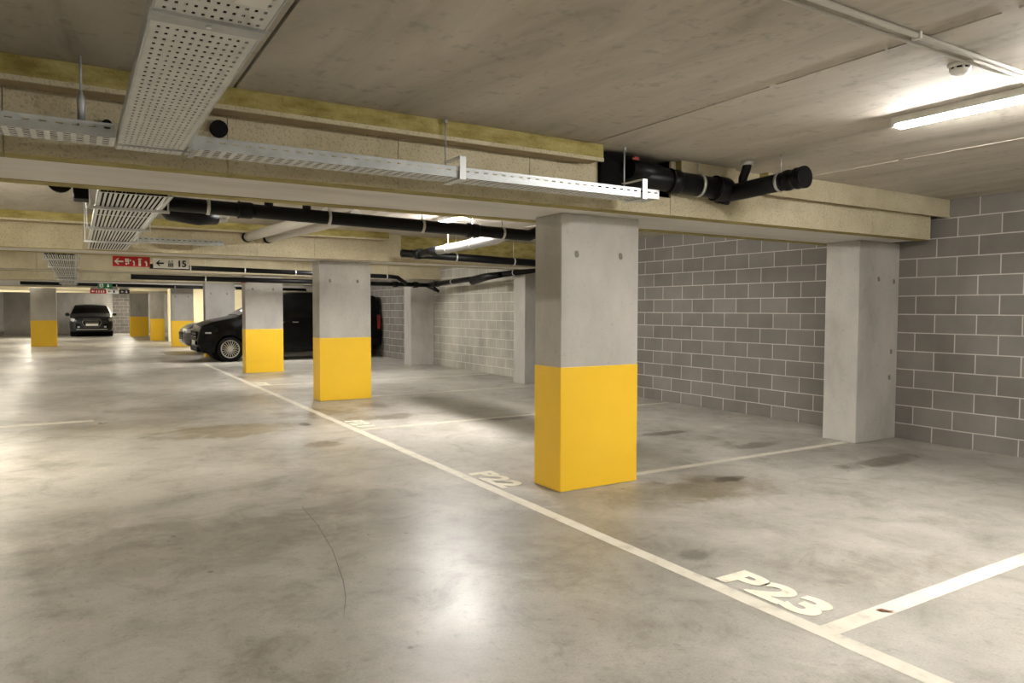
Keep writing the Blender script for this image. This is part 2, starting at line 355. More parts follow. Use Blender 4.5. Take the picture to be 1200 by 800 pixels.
# ------------------------------------------------------------ columns
def tie_hole(mb, x, y, z, axis):
    mb.tube([(x, y+.004, z+.008), (x, y, z+.008)], .019, 14); mb.tube([(x+.003, y+.004, z-.008), (x+.003, y-.0004, z-.008)], .019, 14)
def column(name, x0, x1, y0, y1, ztop, yel, label, group, holes=True):
    cx, cy = (x0+x1)/2, (y0+y1)/2
    e = empty(name, (cx, cy, 0), label, 'column', group)
    a, b = (x1-x0)/2, (y1-y0)/2
    MB().box(-a, a, -b, b, 0, ztop).build('shaft', M['concrete'], e, bevel=.008)
    if yel: tag(MB().box(-a-.002, a+.002, -b-.002, b+.002, .004, yel).build('painted_base', M['yellow'], e, bevel=.008), 'bright yellow painted lower part')
    if holes:
        for hx in (-.24, .19):
            mb = MB(); tie_hole(mb, hx, -b-.003, 1.82 if yel else 1.70, 'y'); tag(mb.build('tie_hole', M['hole'], e), 'dark formwork tie hole')
    return e
GC = 'columns with yellow bases along the lane'
column('concrete_column', 3.125, 3.885, 4.43, 4.79, 2.125, .962, 'nearest grey concrete column with yellow lower part, beside the lane', GC)
column('concrete_column', 3.12, 3.925, 10.69, 11.05, 2.125, .962, 'grey concrete column with yellow base in front of the black van, second from the camera', GC)
column('concrete_column', 3.11, 3.905, 16.15, 16.50, 2.125, .955, 'grey concrete column with yellow base in front of the black van door, small red box near its top', GC)
column('concrete_column', 3.15, 3.95, 22.0, 22.36, 2.125, .95, 'grey column rising behind the black van bonnet', GC)
column('concrete_column', 2.98, 3.72, 28.75, 29.1, 2.125, .95, 'shaded grey column with dull yellow base left of the grey car nose', GC)
column('concrete_column', 2.74, 3.28, 34.4, 34.8, 2.3, .95, 'pale column with yellow base beside the cream wall', GC, False)
column('concrete_column', 2.28, 3.1, 40.1, 40.5, 2.3, .98, 'pale pillar with yellow base farthest down the lane, right of the brick patch', GC, False)
column('concrete_column', -1.40, -.60, 31.0, 31.4, 2.125, .95, 'column with yellow base at the left edge of the lane near the parked SUV', GC, False)
GW = 'plain concrete columns against the block wall'
c = column('wall_column', 6.96, 7.68, 4.51, 4.90, 2.125, 0, 'plain concrete column against the block wall at the right', GW, False)
for hx, hz in ((-.02, 1.73), (.26, 1.71), (.24, .95), (.22, .67)):
    mb = MB(); tie_hole(mb, hx, -.198, hz, 'y'); tag(mb.build('tie_hole', M['hole'], c), 'dark formwork tie hole')
column('wall_column', 7.17, 7.68, 11.33, 11.74, 2.125, 0, 'plain concrete wall column seen just left of the nearest yellow based column', GW, False)
column('wall_column', 7.06, 7.68, 16.42, 16.85, 2.125, 0, 'plain concrete wall column next to the rear of the black van', GW, False)
column('wall_column', 7.06, 7.68, 22.0, 22.4, 2.125, 0, 'plain concrete wall column hidden behind the black van', GW, False)

# ------------------------------------------------------------ beams clad with boards
def beam(y, yb, label, x1=7.68, ub=((-3.2, 7.68),), gap=None, low=None, ztop=ZC, joints=(), facemat='board', ubd=.17):
    """y front face, yb back face; ub = stretches of the upper cladding block (x0,x1,front y); gap = opening (x0,x1,z)"""
    e = empty('concrete_beam', (0, y, 2.12), label, 'beam', 'board clad beams across the ceiling')
    B = .14; z0 = 2.12
    Z = lambda z: z-2.12
    d = yb-y
    cg = MB()
    if gap:
        gx0, gx1, gz = gap
        cg.box(XL, x1, B, d-B, 0.004, Z(gz)); cg.box(XL, gx0, B, d-B, Z(gz), Z(ztop)); cg.box(gx1, x1, B, d-B, Z(gz), Z(ztop))
    else: cg.box(XL, x1, B, d-B, 0.004, Z(ztop))
    cg.build('core', M['soffit'], e)
    # front cladding: boards butt jointed with 4 mm gaps
    xs = [XL]+list(joints)+[x1]
    fb = MB()
    segs = []
    for a, b in zip(xs, xs[1:]):
        tz = ztop
        if gap and a >= gap[0]-.01 and b <= gap[1]+.08: tz = gap[2]
        if low and a >= low[0]-.01: tz = low[1]
        fb.box(a+.002, b-.002, 0, B, 0, Z(tz), 0, {0: 1, 1: 1})
    fb.build('front_board', [M[facemat], M['board_edge']], e)
    MB().box(XL, x1, d-B, d, 0, Z(ztop if not gap else gap[2])).build('back_board', [M['board_edge']], e)
    if gap: MB().box(XL, gap[0], d-B, d, Z(gap[2]), Z(ztop)).box(gap[1], x1, d-B, d, Z(gap[2]), Z(ztop)).build('back_board', [M['board_edge']], e)
    if low: MB().box(low[0], x1, B-.03, B+.0, Z(low[1]), Z(ztop)).build('recess_panel', M['board_edge'], e)
    for u in ub:
        k = 2 if len(u) > 3 and u[3] else 0
        m = MB(); yy = u[2]-y
        zb = u[4] if len(u) > 4 else 2.425
        m.box(u[0], u[1], yy, .0, Z(zb), Z(ztop), 0, {0: 1, 2: k})
        m.box(u[0], u[1], yy-.006, yy+.012, Z(zb)-.012, Z(zb)+.012, 2)
        m.build('upper_board', [M['board_edge'], M['board_brown'], M['board']], e)
    return e
beam(4.09, 5.07, 'nearest board clad beam, carried by the nearest yellow based column', x1=7.5, gap=(3.2, 3.9, 2.25),
     joints=(-2.2, -1.2, -.27, .71, 1.68, 2.62, 3.2, 3.9, 5.4, 6.5), ub=((XL, 3.12, 3.93), (4.9, 7.68, 4.0, 1, 2.36), (3.95, 4.55, 4.03, 1, 2.45)))
beam(10.32, 11.2, 'second beam across the lane with the cable tray hanging in front', ub=((XL, 4.0, 10.1),), low=(4.28, 2.24),
     joints=(-2.4, -1.1, .1, 1.32, 2.15, 2.95, 4.28))
beam(16.0, 16.9, 'third beam across the lane, behind the arrow signs', ub=((XL, 7.68, 15.85),), joints=(-1.9, -.6, .7, 1.9, 3.1, 4.3, 5.5, 6.6))
beam(21.95, 22.8, 'fourth beam across the lane, over the black van', ub=((XL, 7.68, 21.8),), joints=(-1.5, .5, 2.5, 4.5))
beam(28.4, 29.25, 'fifth beam across the lane, carrying the far green sign', ub=((XL, 7.68, 28.25),), joints=(-1.5, .5, 2.5, 4.5), facemat='soffit')
beam(34.2, 35.0, 'sixth cream beam across the lane in front of the parked SUV', ub=(), joints=(-1, 2), facemat='cream')
beam(40.05, 40.9, 'farthest cream beam above the parked SUV', ub=(), joints=(-1, 2), facemat='cream')
# black fabric flap; the black lining and back sheet are added to darken the opening
e = empty('black_flap_lining', (3.55, 4.09, 2.25), 'black fabric flap with added black lining that darkens the opening in the nearest beam', 'sleeve')
MB().box(-.35, -.335, -.03, .78, .0, .278).box(.335, .35, .02, .78, .0, .278).box(-.335, .335, .02, .78, -.002, .012).box(-.335, .335, .74, .78, .012, .278).build('shade_lining', M['fabric'], e)
MB().add([(-.345, -.035, .27), (-.10, -.10, .25), (-.02, .0, .13), (-.345, -.03, .02)], [[0, 1, 2, 3]]).add([(-.345, -.03, .02), (-.02, 0, .13), (.0, .05, .03)], [[0, 1, 2]]).build('flap', M['fabric'], e)

# ------------------------------------------------------------ painted floor marks
def floor_mark(name, x0, x1, y0, y1, label, cat='floor marking', group='white bay lines'):
    mb = MB(); nx = max(1, int((x1-x0)/.25)); ny = max(1, int((y1-y0)/.25))
    lng = (x1-x0) > (y1-y0); n = nx if lng else ny; pts = []
    for i in range(n+1):
        t = i/n; j0 = random.uniform(-.003, .003); j1 = random.uniform(-.003, .003)
        if lng: x = x0+(x1-x0)*t; pts += [(x, y0+j0), (x, y1+j1)]
        else: y = y0+(y1-y0)*t; pts += [(x0+j0, y), (x1+j1, y)]
    vs = [(a, b, .0015) for a, b in pts]; fs = [[2*i, 2*i+1, 2*i+3, 2*i+2] for i in range(n)]
    mb.add(vs, fs); o = mb.build(name, M['line']); o.location.z = 0
    return tag(o, label, cat, group)
floor_mark('bay_front_line', 2.70, 2.79, -2, 19.6, 'long white painted line along the lane in front of the bays', group=None)
floor_mark('bay_divider_line', 2.79, 7.6, 1.86, 1.955, 'white bay line nearest the camera, at the right end of P23')
floor_mark('bay_divider_line', 3.89, 6.95, 4.575, 4.655, 'white bay line running from the nearest column to the wall column')
floor_mark('bay_divider_line', 2.79, 7.6, 7.92, 8.01, 'white bay line meeting the stained floor patch, at P21')
floor_mark('bay_divider_line', 3.93, 7.1, 10.9, 10.98, 'white bay line running right from the second column')
floor_mark('bay_divider_line', 2.79, 7.6, 13.42, 13.50, 'white bay line at P20, between the second and third columns')
floor_mark('bay_divider_line', 3.9, 7.0, 16.3, 16.38, 'white bay line running right from the third column')
floor_mark('bay_divider_line', 2.79, 7.6, 19.3, 19.38, 'white bay line alongside the black van')
floor_mark('faded_floor_line', -2.4, .16, 10.2, 10.36, 'faded pale line crossing the lane floor at the left edge', group=None)
# stencilled numbers: reading direction is -Y, tops point to +X
def stencil(txt, y, label, x=2.83):
    mw = Matrix(((0, 1, 0, x), (-1, 0, 0, y), (0, 0, 1, .0025), (0, 0, 0, 1)))
    o = text_obj(txt, .29, 'bay_number', M['letter'], None, mw, .001, .014, 0, 1.33)
    return tag(o, label, 'floor number', 'stencilled bay numbers')
stencil('P23', 2.60, 'stencilled white P23 on the floor nearest the camera')
stencil('P22', 5.36, 'stencilled white P22 on the floor left of the nearest column')
stencil('P21', 8.66, 'stencilled white P21 on the floor left of the stained patch')
stencil('P20', 14.0, 'stencilled white P20 on the floor right of the third column base')
# fine crack arcing over the lane floor
mb = MB(); cp = [(1.35, 5.1), (1.336, 5.02), (1.309, 4.573), (1.243, 4.038), (1.149, 3.561), (1.09, 3.341), (1.0, 3.1)]
mb.add([(x+s*.002*(1 if 0 < i < 6 else .2), y, .0012) for i, (x, y) in enumerate(cp) for s in (-1, 1)], [[2*i, 2*i+1, 2*i+3, 2*i+2] for i in range(6)])
tag(mb.build('floor_crack', M['crack']), 'thin dark curved tyre scuff on the lane floor', 'scuff mark')

# ------------------------------------------------------------ ceiling tubes
def tube_light(x, y, z, mat, label, group, L=1.45, hung=False):
    e = empty('tube_light', (x, y, z), label, 'ceiling light', group)
    MB().box(-.056, .056, -L/2, L/2, -.042, 0).build('housing', M['white_plastic'], e, bevel=.004)
    n = 10; vs = []; a = .03
    prof = [(a*math.cos(math.pi+math.pi*k/n), -.030+.036*math.sin(math.pi+math.pi*k/n)) for k in range(n+1)]
    m = MB(); l = L/2-.02
    vs = [(px, -l, pz) for px, pz in prof]+[(px, l, pz) for px, pz in prof]
    m.add(vs, [[k, k+1, n+2+k, n+1+k] for k in range(n)]+[list(range(n+1)), list(range(n+1, 2*n+2))]); m.build('diffuser', mat, e)
    for s in (-1, 1): MB().box(-.047, .047, s*(L/2)-.012, s*(L/2)+.012, -.055, 0).build('end_cap', M['white_plastic'], e, bevel=.003)
    if hung:
        for s in (-1, 1): MB().tube([(0, s*L*.35, -.01), (0, s*L*.35, ZC-z)], .005, 8).build('rod', M['clamp'], e)
    return e
GL = 'tube lights over the parking bays'
tube_light(4.17, 1.76, ZC, M['tube'], 'lit tube light on the ceiling at the upper right', GL)
tube_light(3.93, 7.75, ZC, M['tube'], 'lit tube light behind the nearest beam, above the black pipe', GL)
tube_light(4.2, 13.95, ZC, M['tube'], 'tube light over the third bay, hidden by the second beam', GL)
tube_light(4.2, 19.6, ZC, M['tube'], 'tube light above the black van', GL)
tube_light(4.2, 25.8, ZC, M['tube'], 'tube light above the grey car', GL)
tube_light(4.2, -4.2, ZC, M['tube'], 'added tube light over the bay behind the viewer, lighting the near floor', GL)  # unseen lamp added behind the viewer to brighten the near floor
tube_light(4.6, 31.0, ZC, M['lanetube'], 'tube light in front of the cream wall', GL)
GM = 'tube lights over the lane'
for y, lb in ((-2.5, 'added tube light over the lane behind the viewer, lighting the near lane'), (7.6, 'tube light over the lane behind the nearest beam'), (19.5, 'tube light over the lane between the third and fourth beams'),  # first one is an unseen lamp added to lift the near lane
              (31.5, 'tube light over the lane left of the cream wall')):
    tube_light(-1.5, y, ZC, M['lanetube' if y < 10 else 'fartube'], lb, GM)
tube_light(-1.5, 13.5, ZC, M['fartube'], 'added tube light brightening the lane between the second and third beams', GM)  # out-of-view lamp added to make the lane brighter here
tube_light(-1.5, 25.5, ZC, M['fartube'], 'added tube light brightening the lane between the fourth and fifth beams', GM)  # another added lamp, unseen, for a brighter far lane
tube_light(1.62, 32.6, 2.23, M['lanetube'], 'low hung tube light in front of the cream beam, between the far signs', GM, .5, True)
tube_light(-1.7, 38.2, ZC, M['lanetube'], 'added tube light brightening the far lane, left of the SUV', GM)  # added unseen lamp, raises the light at the far end
tube_light(2.3, 43.4, ZC, M['lanetube'], 'added tube light brightening the end wall, right of the parked SUV', GM)  # lamp added to brighten the wall behind the SUV

# ------------------------------------------------------------ cable trays
def tray_x(x0, x1, y0, y1, z, h, label, name='cable_tray', group='galvanised cable trays'):
    """tray running along X"""
    e = empty(name, (x0, y0, z), label, 'cable tray', group)
    L = x1-x0; W = y1-y0
    m = MB(); plate(m, 0, L, 0, W, 0, int(L/.05), 5, .028, .018, mx=.01); o = m.build('tray_bottom', M['zinc_bounce'], e); solid(o, .0015)
    cb = MB()
    for k in range(5):
        yy = .03+k*(W-.06)/4
        cb.tube([(.02+q*(L-.04)/8, yy+random.uniform(-.008, .008), .0235) for q in range(9)], .0215, 8)
    cb.build('added_cables', M['rubber'], e)  # black runs added inside so the tray slots read dark
    for nm, yy in (('side_rail', 0), ('side_rail', W)):
        m = MB(); n = int(L/.06)
        ys = [0]
        xs = [0]
        for i in range(n): c = (i+.5)*L/n; xs += [c-.014, c+.014]
        xs.append(L); zs = [0, h*.60, h*.60+.008, h]
        W_ = len(xs); vs = [(x, yy, zz) for zz in zs for x in xs]; fs = []
        for j in range(3):
            for i in range(W_-1):
                if j == 1 and i % 2 == 1: continue
                fs.append([j*W_+i, j*W_+i+1, (j+1)*W_+i+1, (j+1)*W_+i])
        m.add(vs, fs)
        # rolled lip on top
        s = 1 if yy == 0 else -1
        m.add([(0, yy, h), (L, yy, h), (L, yy+s*.012, h), (0, yy+s*.012, h)], [[0, 1, 2, 3]])
        o = m.build(nm, M['zinc'], e); solid(o, .0015)
    return e
def tray_y(x0, x1, y0, y1, z, h, nx, pitch, hx, hy, label, splices=(), fold=None):
    e = empty('cable_tray', (x0, y0, z), label, 'cable tray', 'galvanised cable trays')
    L = y1-y0; W = x1-x0
    m = MB(); plate(m, 0, W, 0, L, 0, nx, int(L/pitch), hx, hy, mx=.014); o = m.build('tray_bottom', M['zinc_bounce'], e); solid(o, .0015)
    for xx, s in ((0, 1), (W, -1)):
        MB().box(min(xx, xx+s*.002), max(xx, xx+s*.002), 0, L, .0, h).box(min(xx, xx+s*.014), max(xx, xx+s*.014), 0, L, h-.002, h).tube([(xx, 0, .002), (xx, L, .002)], .004, 8).build('side_rail', M['zinc'], e)
    cb = MB()
    for k in range(int((W-.03)/.02)):
        xx = .022+k*.02; zz = .0115+random.uniform(0, .002)
        cb.tube([(xx+random.uniform(-.003, .003), q*L/6, zz) for q in range(7)], .0095, 8)
    cb.build('added_cables', M['rubber'], e)  # dark runs laid in as an addition, to darken the perforations
    if fold: MB().box(-.004, W+.03, fold-y0-.004, fold-y0+.004, -.008, .0).build('end_fold', M['zinc'], e)
    for s in splices:
        MB().box(-.006, W+.006, s-y0-.035, s-y0+.035, -.004, -.0015).box(-.006, W+.006, s-y0-.039, s-y0-.033, -.009, .0).build('splice_plate', M['zinc'], e)
        MB().tube([(W*.5, s-y0, -.010), (W*.5, s-y0, -.003)], .007, 10).build('bolt', M['zinc_bright'], e)
    return e
t = tray_y(.181, .458, .9, 3.93, 2.157, .06, 11, .0475, .0085, .017, 'wide perforated cable tray running overhead from the camera to the nearest beam', splices=(2.09,), fold=3.80)
# paper sticker under the tray
MB().box(.17, .245, .93, 1.00, -.0045, -.003).build('sticker', M['white_plastic'], t)
tray_x(.472, 3.44, 3.72, 3.895, 2.155, .062, 'long narrow cable tray running across in front of the nearest beam')
tray_x(-2.8, .168, 3.70, 3.90, 2.16, .062, 'short narrow cable tray left of the wide overhead tray')
tray_y(.137, .56, 5.2, 10.28, 2.125, .06, 14, 1.25, .0125, 1.235, 'slotted cable tray hanging behind the nearest beam', splices=())
tray_y(-.35, .03, 11.4, 27.0, 2.11, .06, 13, 1.25, .012, 1.235, 'slotted cable tray farther down the lane at the left', splices=())
tray_x(.60, 1.65, 9.88, 10.06, 2.21, .06, 'narrow cable tray running across in front of the second beam')
# tray hangers: threaded rod and bracket
def hanger(x, y, z, L, label, wid=.225, flip=1):
    e = empty('tray_hanger', (x, y, ZC), label, 'hanger', 'tray hangers')
    d = ZC-z
    MB().tube([(-.012, 0, 0), (-.012, 0, -d+.04)], .005, 8).build('threaded_rod', M['zinc'], e)
    MB().tube([(-.012, 0, 0), (-.012, 0, -.025)], .012, 8).build('ceiling_plug', M['zinc'], e)
    m = MB(); zb = -d; zt = -d+.13
    m.box(-.02, .02, -wid*.9, -wid*.9+.003, zb-.003, zt).box(-.02, .02, -wid*.9, .02, zb-.005, zb-.002).box(-.02, .02, -wid*.9, .02, zt-.003, zt)
    m.build('bracket', M['zinc_bright'], e)
    return e
hanger(1.92, 3.908, 2.15, 0, 'zinc bracket and rod holding the narrow tray at its middle, before the nearest beam')
hanger(3.30, 3.908, 2.15, 0, 'zinc bracket and rod holding the narrow tray near the black pipe')
e = empty('tray_hanger', (.04, 3.80, ZC), 'grey hanging rod left of the wide overhead tray', 'hanger', 'tray hangers')
MB().tube([(0, 0, 0), (0, 0, -.16)], .006, 8).build('threaded_rod', M['zinc'], e)
MB().tube([(0, 0, -.16), (0, 0, -.19), (0, 0, -.31)], [.008, .016, .016], 10).build('sleeve', M['zinc'], e)
e = empty('tray_hanger', (.50, 3.83, ZC), 'zinc strap holding the trays where they meet, right of the wide tray', 'hanger', 'tray hangers')
MB().box(-.012, .012, -.115, -.112, -.38, -.25).tube([(0, -.1, 0), (0, -.1, -.26)], .005, 8).box(-.012, .012, -.115, .09, -.383, -.380).build('strap', M['zinc'], e)
for yy in (5.9, 7.4, 8.9):
    e = empty('tray_hanger', (.35, yy, ZC), 'cross rail and rods under the slotted tray behind the nearest beam', 'hanger', 'rails under the slotted tray')
    MB().box(-.26, .26, -.015, .015, -.43, -.41).build('cross_rail', M['zinc_bright'], e)
    for s in (-.25, .25): MB().tube([(s, 0, 0), (s, 0, -.43)], .005, 8).build('threaded_rod', M['zinc_bright'], e)
for yy in (12.2, 14.5, 18.5, 21, 24.5):
    e = empty('tray_hanger', (-.16, yy, ZC), 'cross rail under the far slotted tray at the left', 'hanger', 'rails under the far slotted tray')
    MB().box(-.23, .23, -.015, .015, -.445, -.425).build('cross_rail', M['zinc_bright'], e)
    for s in (-.22, .22): MB().tube([(s, 0, 0), (s, 0, -.44)], .005, 8).build('threaded_rod', M['zinc_bright'], e)

# ------------------------------------------------------------ pipes
def clamp(e, p, d, r, rod=True, mat='clamp', top=None):
    p = Vector(p); d = Vector(d).normalized()
    o = MB().tube([p-d*.012, p+d*.012], r+.006, 20).build('pipe_clamp', M[mat], e)
    if rod: MB().tube([p+Vector((0, 0, r)), Vector((p.x, p.y, (ZC-.002 if top is None else top)))], .0045, 8).build('clamp_rod', M['clamp'], o)
    return o
def coupling(e, p, d, r, l=.06, mat='pipe'):
    p = Vector(p); d = Vector(d).normalized()
    m = MB(); m.tube([p-d*l, p-d*l*.7, p+d*l*.7, p+d*l], [r+.004, r+.010, r+.010, r+.004], 20)
    m.tube([p-d*l*.9, p-d*l*.7], r+.014, 20)
    return m.build('coupling', M[mat], e)
# network 1: big pipe out of the beam opening, branch towards the camera
e = empty('drain_pipe', (0, 0, 0), 'large black drain pipe leaving the beam opening at the upper right, with a capped branch', 'pipe')
A = Vector((3.30, 4.24, 2.375)); B_ = Vector((3.62, 4.05, 2.372)); C_ = Vector((4.40, 3.97, 2.335))
MB().tube([(3.30, 4.45, 2.375), (3.45, 4.12, 2.375), B_, C_], [.082]*4, 24).build('main_pipe', M['pipe'], e)
MB().tube([(3.42, 4.02, 2.41), (3.66, 4.04, 2.41), (3.92, 4.02, 2.37)], [.07, .075, .05], 20).build('inspection_branch', M['pipe'], e)
coupling(e, (4.32, 3.98, 2.34), C_-B_, .084, .07)
coupling(e, (3.86, 4.025, 2.36), C_-B_, .082, .05)
clamp(e, (4.10, 4.0, 2.35), C_-B_, .084)
MB().tube([(4.40, 4.08, 2.31), (4.405, 3.85, 2.315), (4.42, 3.42, 2.335)], [.066, .066, .066], 24).build('branch_pipe', M['pipe'], e)
MB().tube([(4.39, 4.02, 2.24), (4.39, 3.98, 2.335)], [.05, .07], 20).build('branch_pipe', M['pipe'], e)
clamp(e, (4.42, 3.50, 2.333), (0, 1, 0), .066)
m = MB(); m.tube([(4.42, 3.47, 2.334), (4.42, 3.45, 2.334), (4.42, 3.42, 2.335), (4.42, 3.415, 2.335), (4.42, 3.37, 2.337), (4.42, 3.36, 2.337), (4.42, 3.355, 2.337), (4.42, 3.30, 2.338)], [.068, .075, .075, .069, .069, .077, .077, .07], 28)
m.tube([(4.42, 3.315, 2.338), (4.42, 3.29, 2.338)], .078, 28); m.build('end_cap', M['pipe'], e)
MB().tube([(4.38, 3.775, ZC), (4.38, 3.775, 2.49), (4.385, 3.79, 2.46), (4.40, 3.83, 2.41), (4.41, 3.84, 2.33)], [.034]*5, 16).build('drop_pipe', M['pipe'], e)
MB().tube([(4.38, 3.775, ZC), (4.38, 3.775, ZC-.035)], .045, 18).build('ceiling_collar', M['clamp'], e)
MB().box(3.44, 3.50, 4.00, 4.03, 2.40, 2.50).build('red_tab', M['red_box'], e)
# network 2: long pipe behind the nearest beam, grey branch going back
e = empty('drain_pipe', (0, 0, 0), 'long black drain pipe hanging just behind the nearest beam', 'pipe')
P0 = Vector((.62, 6.05, 2.195)); P1 = Vector((3.70, 6.05, 2.135)); d = P1-P0
MB().tube([P0, P1, (3.86, 6.04, 2.13), (4.10, 6.03, 2.22), (4.18, 6.03, 2.40), (4.18, 6.03, ZC-.002)], [.056]*6, 24).build('main_pipe', M['pipe'], e)
for t in (.09, .40, .68, .955): clamp(e, P0+d*t, d, .056)
for t in (.18, .85): coupling(e, P0+d*t, d, .056)
for t in (.24, .34):
    q = P0+d*t; MB().tube([q, (q.x, q.y, 2.34), (q.x+.0, q.y+.02, ZC-.002)], .036, 14).build('riser', M['pipe'], e)
MB().tube([(3.62, 6.10, 2.14), (3.76, 6.35, 2.155), (3.99, 6.9, 2.17), (4.05, 8.55, 2.16)], [.055]*4, 24).build('branch_pipe', M['pipe_grey'], e)
clamp(e, (4.01, 7.5, 2.166), (0, 1, 0), .056); clamp(e, (4.035, 8.2, 2.162), (0, 1, 0), .056)
MB().tube([(4.05, 8.5, 2.16), (4.05, 8.75, 2.158), (4.05, 8.77, 2.158), (4.06, 9.1, 2.155)], [.062, .062, .054, .054], 20).build('coupling', M['pipe'], e)
MB().tube([(4.06, 9.08, 2.155), (4.06, 9.24, 2.155)], .072, 20).build('end_cap', M['pipe'], e)
# network 3
e = empty('drain_pipe', (0, 0, 0), 'black drain pipe running right behind the capped grey pipe, in front of the second beam', 'pipe')
MB().tube([(4.05, 9.75, 2.205), (7.6, 9.75, 2.11)], .058, 20).build('main_pipe', M['pipe'], e)
clamp(e, (4.93, 9.75, 2.18), (1, 0, -.02), .058); clamp(e, (5.95, 9.75, 2.15), (1, 0, -.02), .058)
# network 4: pipe across in front of third beam, run along the wall
e = empty('drain_pipe', (0, 0, 0), 'black drain pipe below the third beam turning towards the camera along the block wall', 'pipe')
MB().tube([(.9, 15.3, 1.992), (7.05, 15.3, 1.952)], .05, 20).build('main_pipe', M['pipe'], e)
MB().tube([(7.05, 15.45, 1.952), (7.05, 13.4, 2.02), (7.05, 10.6, 2.115)], .056, 20).build('wall_pipe', M['pipe'], e)
MB().tube([(6.95, 13.0, 1.98), (6.98, 12.5, 2.04), (6.98, 11.9, 2.06)], [.09, .075, .06], 20).build('wall_branch', M['pipe'], e)
MB().tube([(7.0, 15.25, 1.95), (7.2, 15.1, 1.80)], [.07, .03], 14).build('elbow', M['pipe'], e)
coupling(e, (6.7, 15.3, 1.954), (1, 0, 0), .058); coupling(e, (6.2, 15.3, 1.957), (1, 0, 0), .058); coupling(e, (7.05, 14.9, 1.97), (0, 1, 0), .056)
for yy in (14.1, 12.6, 11.5): clamp(e, (7.05, yy, 2.115-(yy-10.6)*.034), (0, 1, 0), .056)
for xx in (2.2, 4.4, 5.2): clamp(e, (xx, 15.3, 1.975), (1, 0, 0), .058)
e = empty('drain_pipe', (0, 0, 0), 'thinner black pipe hanging above another in front of the third beam', 'pipe')
MB().tube([(1.2, 15.05, 2.185), (6.0, 15.05, 2.115), (6.15, 15.05, 2.10), (6.4, 15.15, 1.97)], .046, 18).build('main_pipe', M['pipe'], e)
for xx in (1.9, 2.9, 3.9, 5.9): clamp(e, (xx, 15.05, 2.185-(xx-1.2)*.0146), (1, 0, 0), .046)
# farther pipes
for y, z, x0, x1, lb in ((27.8, 2.17, -1.5, 7.6, 'black pipe hanging in front of the fifth beam'),):
    e = empty('drain_pipe', (0, 0, 0), lb, 'pipe')
    MB().tube([(x0, y, z+.03), (x1, y, z-.05)], .055, 16).build('main_pipe', M['pipe'], e)
    for xx in (1.2, 3.0, 5.0): clamp(e, (xx, y, z+.02-(xx-x0)*.0093), (1, 0, 0), .055)
# stub pipes at left
e = empty('pipe_elbow', (.0, 0, 0), 'black pipe elbow at the far left behind the nearest beam', 'pipe')
MB().tube([(-.075, 6.25, ZC), (-.075, 6.2, 2.35), (-.075, 6.05, 2.29), (-.075, 5.9, 2.275)], [.05, .05, .065, .065], 18).build('elbow', M['pipe'], e)
MB().tube([(-.075, 5.92, 2.275), (-.075, 5.86, 2.275)], .078, 20).build('rim', M['rubber'], e)
e = empty('junction_box', (.02, 6.1, 2.25), 'black box left of the slotted tray behind the nearest beam', 'box')
MB().box(-.02, .09, -.08, .12, -.07, .08).build('box_body', M['trim_black'], e, bevel=.012)
MB().box(-.03, .10, .0, .05, .08, .28).build('mount', M['zinc'], e)
e = empty('vent_elbow', (0, 0, 0), 'thick black pipe bend right of the slotted tray behind the nearest beam', 'pipe')
MB().tube([(.62, 6.7, ZC), (.63, 6.65, 2.30), (.70, 6.6, 2.21), (.9, 6.6, 2.185), (1.05, 6.65, 2.19)], [.08, .085, .09, .085, .07], 20).build('elbow', M['pipe'], e)
# white cable boxes and cabling by the long pipe
e = empty('cable_box', (1.02, 7.6, 2.36), 'pale plastic cable box under the ceiling behind the long black pipe, near the slotted tray', 'cable box')
MB().box(-.22, .30, -.05, .05, -.07, -.005).build('housing', M['white_plastic'], e, bevel=.01)
MB().box(-.20, .28, -.042, .042, -.11, -.07).build('cover', M['pipe_white'], e, bevel=.012)
MB().tube([(.0, 0, 0), (.0, 0, ZC-2.36)], .006, 8).tube([(.2, 0, 0), (.2, 0, ZC-2.36)], .006, 8).build('rod', M['clamp'], e)
for k, (xa, xb) in enumerate(((2.02, 2.26), (2.30, 2.58))):
    e = empty('vent_pipe', (0, 0, 0), ('left' if k == 0 else 'right')+' one of two pale vent pipes with black rims entering the second beam', 'pipe', 'pale vent pipes')
    MB().tube([(xa, 10.25, 2.37), (xb, 8.2, 2.40), (xb+.05, 7.6, 2.42)], .062, 22).build('pipe_body', M['pipe_white'], e)
    MB().tube([(xa-.003, 10.29, 2.37), (xa, 10.22, 2.37)], .070, 22).build('rim', M['rubber'], e)
# round knock-out opening in the nearest beam
e = empty('pipe_stub', (.665, 4.09, 2.345), 'dark round pipe opening in the face of the nearest beam, right of the wide tray', 'pipe')
MB().tube([(0, .02, 0), (0, -.025, 0)], .045, 20).build('stub', M['rubber'], e)
e = empty('pipe_stub', (.15, 4.09, 2.30), 'small dark pipe stub in the beam face just left of the wide tray', 'pipe')
MB().tube([(0, .02, 0), (0, -.025, 0)], .022, 14).build('stub', M['rubber'], e)

